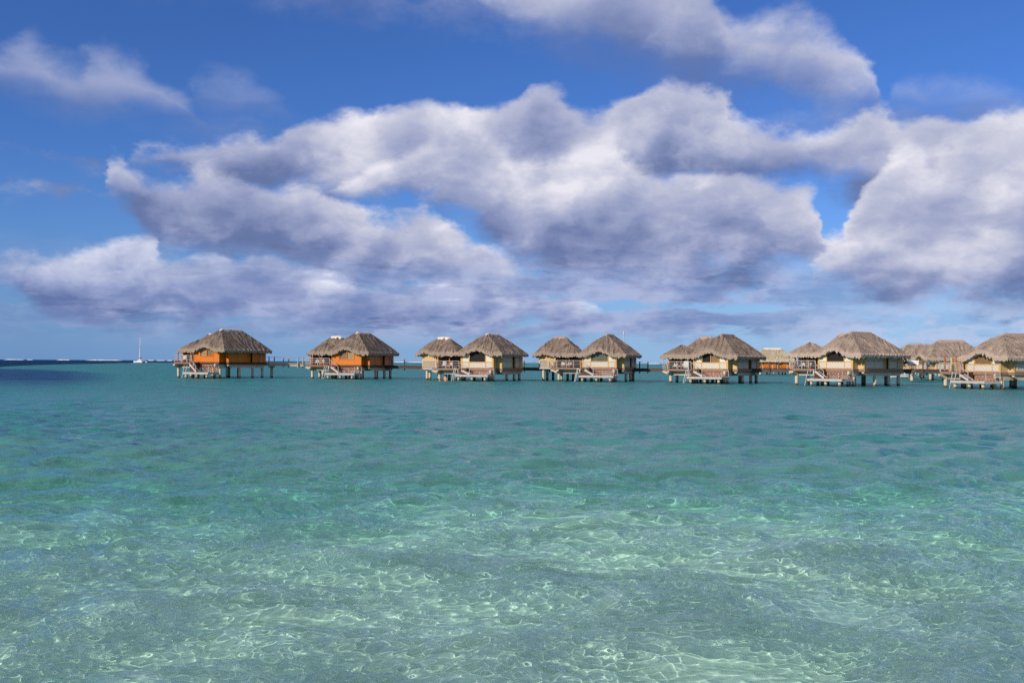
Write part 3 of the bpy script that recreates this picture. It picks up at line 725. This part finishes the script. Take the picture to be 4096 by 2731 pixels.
# white cloth over the rail of the fifth bungalow
p = world_of(BUNG[4], -6.0, -.32, 0); b = MB(); n = 10; vs = []
for i in range(n+1):
    for j, (dy, dz) in enumerate(((-.10, 1.98-1.3+.0), (-.16, 2.35), (-.14, 2.85), (-.02, 3.12), (.16, 3.05), (.22, 2.5))):
        t = i/n; vs.append(((t-.5)*(1.0, .95, .75, .4, .6, .8)[j]+.06*math.sin(j*2+i), dy+.05*math.sin(i*1.7+j), (max(dz, 2.02) if j else 2.02+.08*math.sin(i*2.2))))
fs = [(i*6+j, i*6+j+1, i*6+j+7, i*6+j+6) for i in range(n) for j in range(5)]
o = b.add(vs, fs).build('hanging_cloth', M['white'], None, smooth=True); o.location = p; o.rotation_euler = (0, 0, BUNG[4].rotation_euler.z)
tag(o, 'white cloth hung over the deck rail in a peak', 'cloth')
sm_ = o.modifiers.new('thickness', 'SOLIDIFY'); sm_.thickness = .03
o = MB().cyl((0, 0, .9), (0, 0, 3.1), .09, .07, n=10).build('tree_trunk_post', M['grey'], None)
o.location = world_of(BUNG[4], -5.25, -1.25, 0); tag(o, 'rough pale trunk standing on the swim platform beside the white cloth', 'post')
# masts
def pole(name, X, Ytop, dist, z0, rr, label, cat):
    x, y = at_px(X, dist); zt = zpx(X, Ytop, dist)
    r = empty(name, (x, y, 0), label=label, cat=cat)
    MB().cyl((0, 0, z0), (0, 0, zt), rr, rr*.8, n=10).build('pole', M['white'], r)
    MB().cyl((0, 0, zt-.5), (0, 0, zt), rr*1.9, rr*1.5, n=8).build('antenna', M['white'], r)
pole('antenna_mast', 2495, 1326, 153.5, 1.85, .075, 'tall white antenna mast rising behind the bungalow with the grey-green window', 'mast')
pole('antenna_mast', 3723, 1374, 190., 1.7, .06, 'small white mast tip above the thatched roof behind the cyclist', 'mast')

# ------------------------------------------------------------------ people: one continuous skinned body each
def skin_body(name, joints, bones, mt, parent, loc=(0, 0, 0), root=0):
    me = bpy.data.meshes.new(name); me.from_pydata([j[:3] for j in joints], bones, [])
    o = link(name, me, mt, parent); o.location = loc
    m = o.modifiers.new('skin', 'SKIN'); m.use_smooth_shade = True
    for i, j in enumerate(joints): me.skin_vertices[0].data[i].radius = (j[3], j[3] if len(j) < 5 else j[4])
    me.skin_vertices[0].data[root].use_root = True
    s_ = o.modifiers.new('sub', 'SUBSURF'); s_.levels = 1; s_.render_levels = 1
    return o
def standing(depth_in_water):
    z = -depth_in_water
    return ([(0, 0, z+.95, .14, .11), (0, 0, z+1.15, .15, .10), (0, 0, z+1.38, .18, .11), (0, 0, z+1.50, .06), (0, -.01, z+1.57, .07), (0, -.01, z+1.68, .095), (0, -.01, z+1.76, .06),
             (-.19, 0, z+1.42, .065), (-.27, .03, z+1.17, .05), (-.22, -.12, z+.98, .04), (-.18, -.24, z+.93, .035),
             (.19, 0, z+1.42, .065), (.27, .03, z+1.17, .05), (.22, -.12, z+.98, .04), (.18, -.24, z+.93, .035),
             (-.11, 0, z+.85, .095), (-.12, -.01, z+.48, .065), (-.12, 0, z+.08, .045), (-.12, -.16, z+.04, .04),
             (.11, 0, z+.85, .095), (.12, -.01, z+.48, .065), (.12, 0, z+.08, .045), (.12, -.16, z+.04, .04)],
            [(0, 1), (1, 2), (2, 3), (3, 4), (4, 5), (5, 6), (2, 7), (7, 8), (8, 9), (9, 10), (2, 11), (11, 12), (12, 13), (13, 14), (0, 15), (15, 16), (16, 17), (17, 18), (0, 19), (19, 20), (20, 21), (21, 22)])
def bather(X, dist, dep_, label, rz, cap):
    x, y = at_px(X, dist); r = empty('person', (x, y, 0), rz, label=label, cat='person', group='bathers in the lagoon')
    j, b = standing(dep_); skin_body('body', j, b, M['skin'], r)
    hz_ = -dep_+1.70
    hb = MB(); n = 10; vs = []
    for a in range(5):
        ph = a/4*1.35
        for i in range(n): vs.append((.105*math.cos(6.2832*i/n)*math.cos(ph), .115*math.sin(6.2832*i/n)*math.cos(ph), hz_+.115*math.sin(ph)))
    hb.add(vs, [(a*n+i, a*n+(i+1) % n, (a+1)*n+(i+1) % n, (a+1)*n+i) for a in range(4) for i in range(n)]+[tuple(4*n+i for i in range(n)), tuple(range(n-1, -1, -1))])
    hb.build('swimming_cap' if cap else 'hair', M['cap'] if cap else M['skin'], r)
bather(1783, 143.0, 1.02, 'bather seen from behind, bare sunburnt back out of the water, blue cap', math.pi, True)
bather(1760, 142.6, 1.42, 'bather with only head and shoulders above the water, by the pale pile', math.pi+.3, False)

def rider(joints_shift, shirt, shorts, parent):
    """seated rider facing +x, saddle at z .85"""
    J = [(0, 0, .92, .13, .11), (.06, 0, 1.10, .13, .10), (.18, 0, 1.38, .16, .10), (.22, 0, 1.50, .055), (.25, 0, 1.57, .07), (.26, 0, 1.67, .095), (.25, 0, 1.76, .06),
         (.20, -.18, 1.40, .06), (.30, -.22, 1.18, .045), (.50, -.20, 1.08, .04), (.56, -.2, 1.06, .035), (.20, .18, 1.40, .06), (.30, .22, 1.18, .045), (.50, .20, 1.08, .04), (.56, .2, 1.06, .035),
         (.06, -.10, .88, .085), (.40, -.12, .74, .062), (.26, -.12, .36, .045), (.38, -.12, .30, .035), (.06, .10, .88, .085), (.34, .12, .56, .062), (.16, .12, .20, .045), (.28, .12, .15, .035)]
    B = [(0, 1), (1, 2), (2, 3), (3, 4), (4, 5), (5, 6), (2, 7), (7, 8), (8, 9), (9, 10), (2, 11), (11, 12), (12, 13), (13, 14), (0, 15), (15, 16), (16, 17), (17, 18), (0, 19), (19, 20), (20, 21), (21, 22)]
    skin_body('body', J, B, M['skin2'], parent)
    S = [(-.01, 0, .92, .16, .135), (.05, 0, 1.10, .16, .13), (.17, 0, 1.37, .185, .125), (.21, 0, 1.47, .08), (.20, -.18, 1.40, .085), (.27, -.215, 1.24, .075), (.20, .18, 1.40, .085), (.27, .215, 1.24, .075)]
    skin_body('shirt', S, [(0, 1), (1, 2), (2, 3), (2, 4), (4, 5), (2, 6), (6, 7)], M[shirt], parent)
    skin_body('shorts', [(0, 0, .90, .155, .13), (.06, -.10, .87, .11), (.33, -.12, .77, .085), (.06, .10, .87, .11), (.28, .12, .62, .085)], [(0, 1), (1, 2), (0, 3), (3, 4)], M[shorts], parent)
    n = 10; vs = []
    for a in range(5):
        ph = a/4*1.4
        for i in range(n): vs.append((.245+.11*math.cos(6.2832*i/n)*math.cos(ph), .105*math.sin(6.2832*i/n)*math.cos(ph), 1.68+.115*math.sin(ph)))
    MB().add(vs, [(a*n+i, a*n+(i+1) % n, (a+1)*n+(i+1) % n, (a+1)*n+i) for a in range(4) for i in range(n)]+[tuple(4*n+i for i in range(n)), tuple(range(n-1, -1, -1))]).build('hair', M['hair'], parent)
def torus(parent, name, c, R, rr, mt, spokes=12):
    b = MB(); n = 26; vs = []; k = 6
    for i in range(n):
        a = 6.2832*i/n
        for j in range(k):
            t = 6.2832*j/k; vs.append((c[0]+(R+rr*math.cos(t))*math.cos(a), c[1]+rr*math.sin(t), c[2]+(R+rr*math.cos(t))*math.sin(a)))
    b.add(vs, [(i*k+j, i*k+(j+1) % k, ((i+1) % n)*k+(j+1) % k, ((i+1) % n)*k+j) for i in range(n) for j in range(k)])
    w_ = b.build(name, mt, parent, smooth=True)
    b = MB()
    for i in range(spokes):
        a = 6.2832*i/spokes; b.cyl(c, (c[0]+R*math.cos(a), c[1], c[2]+R*math.sin(a)), .005, n=4)
    b.cyl((c[0], c[1]-.04, c[2]), (c[0], c[1]+.04, c[2]), .03, n=8); b.build('spokes', M['grey'], w_)
# cyclist in blue on the pale jetty (heads left)
x, y = at_px(3717, 165.3); z = 1.78
r = empty('bicycle', (x, y, z), math.pi, label='bicycle ridden by the person in blue on the pale jetty', cat='bicycle')
torus(r, 'wheel', (-.35, 0, .34), .32, .022, M['black']); torus(r, 'wheel', (.70, 0, .34), .32, .022, M['black'])
MB().cyl((-.35, 0, .34), (0, 0, .82), .016, n=6).cyl((0, 0, .88), (.12, 0, .32), .018, n=6).cyl((.12, 0, .32), (.54, 0, .82), .02, n=6).cyl((.02, 0, .78), (.52, 0, .88), .018, n=6).cyl((-.35, 0, .34), (.12, 0, .32), .014, n=6).cyl((.70, 0, .34), (.52, 0, .98), .018, n=6).build('frame', M['black'], r)
MB().cyl((.54, -.26, 1.03), (.54, .26, 1.03), .014, n=6).cyl((.54, 0, .95), (.54, 0, 1.03), .016, n=6).build('handlebar', M['grey'], r)
MB().box(-.12, .12, -.07, .07, .86, .91).build('saddle', M['black'], r, bevel=.015)
r = empty('person', (x, y, z), math.pi, label='person in a bright blue shirt and dark shorts riding a bicycle', cat='person'); rider(None, 'blue', 'navy', r)
# person on a cargo tricycle at the end of the dark jetty (heads left)
x, y = at_px(3626, 131.8); z = 2.2
r = empty('cargo_tricycle', (x, y, z), math.pi-.1, label='cargo tricycle with a white load box behind the rider in grey', cat='tricycle')
torus(r, 'wheel', (.72, 0, .33), .31, .025, M['black']); torus(r, 'wheel', (-.75, -.42, .33), .31, .025, M['black']); torus(r, 'wheel', (-.75, .42, .33), .31, .025, M['black'])
MB().cyl((-.75, -.42, .33), (-.75, .42, .33), .02, n=6).cyl((-.75, 0, .33), (.12, 0, .32), .02, n=6).cyl((0, 0, .86), (.12, 0, .32), .018, n=6).cyl((.12, 0, .32), (.54, 0, .84), .02, n=6).cyl((.72, 0, .33), (.54, 0, 1.0), .018, n=6).build('frame', M['black'], r)
MB().cyl((.54, -.26, 1.03), (.54, .26, 1.03), .014, n=6).build('handlebar', M['grey'], r)
MB().box(-.12, .12, -.07, .07, .84, .89).build('saddle', M['black'], r, bevel=.015)
MB().prism([(-1.45, .45), (-.25, .45), (-.25, 1.0), (-.45, 1.12), (-1.35, 1.12), (-1.45, 1.0)], 'y', -.36, .36).build('load_box', M['boat'], r, bevel=.03)
MB().prism([(-1.2, .5), (-1.12, .68), (-.95, .76), (-.55, .76), (-.38, .68), (-.3, .5)], 'y', -.48, -.37).build('mudguard', M['white'], r)
r2 = empty('person', (x, y, z), math.pi-.1, label='person in a grey shirt and dark shorts pedalling the cargo tricycle', cat='person'); rider(None, 'greycloth', 'navy', r2)

# ------------------------------------------------------------------ boats
def hull(b, x0, x1, yc, hw, z0, z1, n=14):
    vs = []
    for i in range(n+1):
        t = i/n; x = x0+(x1-x0)*t; ww = hw*min(1, math.sin(min(1, (1-t)*2.2+.02)*1.5708))*(.75+.25*min(1, t*5)); sh = z1+.25*t*t
        vs += [(x, yc-ww, sh), (x, yc-ww*.8, z0+(sh-z0)*.4), (x, yc, z0), (x, yc+ww*.8, z0+(sh-z0)*.4), (x, yc+ww, sh)]
    fs = [(i*5+j, i*5+j+1, i*5+j+6, i*5+j+5) for i in range(n) for j in range(4)]+[(i*5+4, i*5, i*5+5, i*5+9) for i in range(n)]+[(4, 3, 2, 1, 0), tuple(n*5+j for j in range(5))]
    b.add(vs, fs)
D = 1150; x, y = at_px(561, D)
r = empty('catamaran', (x, y, 0), math.radians(150), label='white catamaran with a bare tall mast anchored off the left end of the bungalows', cat='sailboat')
for s_ in (-3.2, 3.2):
    b = MB(); hull(b, -7.5, 7.5, s_, .95, -.5, 1.5); b.build('hull', M['boat'], r)
MB().box(-5.5, 3.4, -2.4, 2.4, .9, 1.5).build('bridge_deck', M['boat'], r)
cb = MB().prism([(-4.2, 1.5), (3.2, 1.5), (1.6, 3.0), (-4.0, 3.3)], 'y', -2.6, 2.6).build('cabin', M['boat'], r, bevel=.1)
MB().prism([(-3.6, 2.0), (2.2, 2.0), (1.5, 2.6), (-3.5, 2.7)], 'y', -2.68, -2.61).build('window_band', M['dark'], cb)
MB().prism([(-3.6, 2.0), (2.2, 2.0), (1.5, 2.6), (-3.5, 2.7)], 'y', 2.61, 2.68).build('window_band', M['dark'], cb)
MB().cyl((1.2, 0, 2.6), (.2, 0, 28.5), .36, .22, n=10).build('mast', M['boat'], r)
MB().bar((1.0, 0, 4.3), (-5.4, 0, 4.1), .2).build('boom', M['boat'], r)
MB().prism([(.9, 4.3), (.9, 5.9), (-2, 5.4), (-5.3, 4.3)], 'y', -.3, .3).build('sail_cover', M['sail'], r)
MB().cyl((7.2, 0, 1.7), (.5, 0, 22), .12, .06, n=8).build('furled_sail', M['pink'], r)
MB().cyl((7.2, -3.2, 1.6), (7.2, 3.2, 1.6), .12, n=8).build('crossbeam', M['boat'], r)
for s_ in (-3.6, 3.6): MB().cyl((.2, s_, 1.6), (.5, 0, 20), .03, n=5).build('shroud', M['grey'], r)
# small white dinghy behind the sixth bungalow
D = 205; x, y = at_px(3590, D)
r = empty('dinghy', (x, y, .05), math.radians(195), label='small white dinghy moored behind the bungalow with the black window opening', cat='boat')
b = MB(); hull(b, -2.8, 2.8, 0, .95, -.25, .75); b.build('hull', M['boat'], r)
MB().box(-2.4, -1.7, -.5, .5, .76, 1.1).build('engine_box', M['grey'], r); MB().prism([(.2, .76), (1.2, .76), (.7, 1.35), (.3, 1.35)], 'y', -.5, .5).build('windscreen', M['boat'], r)

# ------------------------------------------------------------------ surf on the reef
def surf(X0, X1, zt, seed):
    rg = random.Random(seed); D = 6000; n = max(6, int((X1-X0)/1.2)); vs = []
    for i in range(n+1):
        X = X0+(X1-X0)*i/n; x, y = at_px(X, D); e = min(1, 4*min(i, n-i)/n+.15); h = (1.4+zt*.8)*e*(.4+.7*rg.random())
        vs += [(x, y-6, .0), (x, y-2, h*.7+.5), (x, y, h), (x, y+5, .0)]
    fs = [(i*4+j, i*4+j+1, i*4+j+5, i*4+j+4) for i in range(n) for j in range(3)]+[(0, 1, 2, 3), tuple(n*4+j for j in (3, 2, 1, 0))]
    return vs, fs
b = MB()
for k, (a, c, h) in enumerate(((15, 98, 3.9), (108, 132, 3.6), (228, 280, 4.6), (343, 490, 4.2), (592, 616, 4.8), (626, 662, 3.8), (668, 690, 4.6), (1572, 1622, 4.6), (1628, 1700, 4.4), (2590, 2640, 3.8))):
    b.add(*surf(a, c, h, k))
tag(b.build('surf', M['foam'], None), 'thin white line of surf breaking on the distant reef', 'surf', kind='stuff')
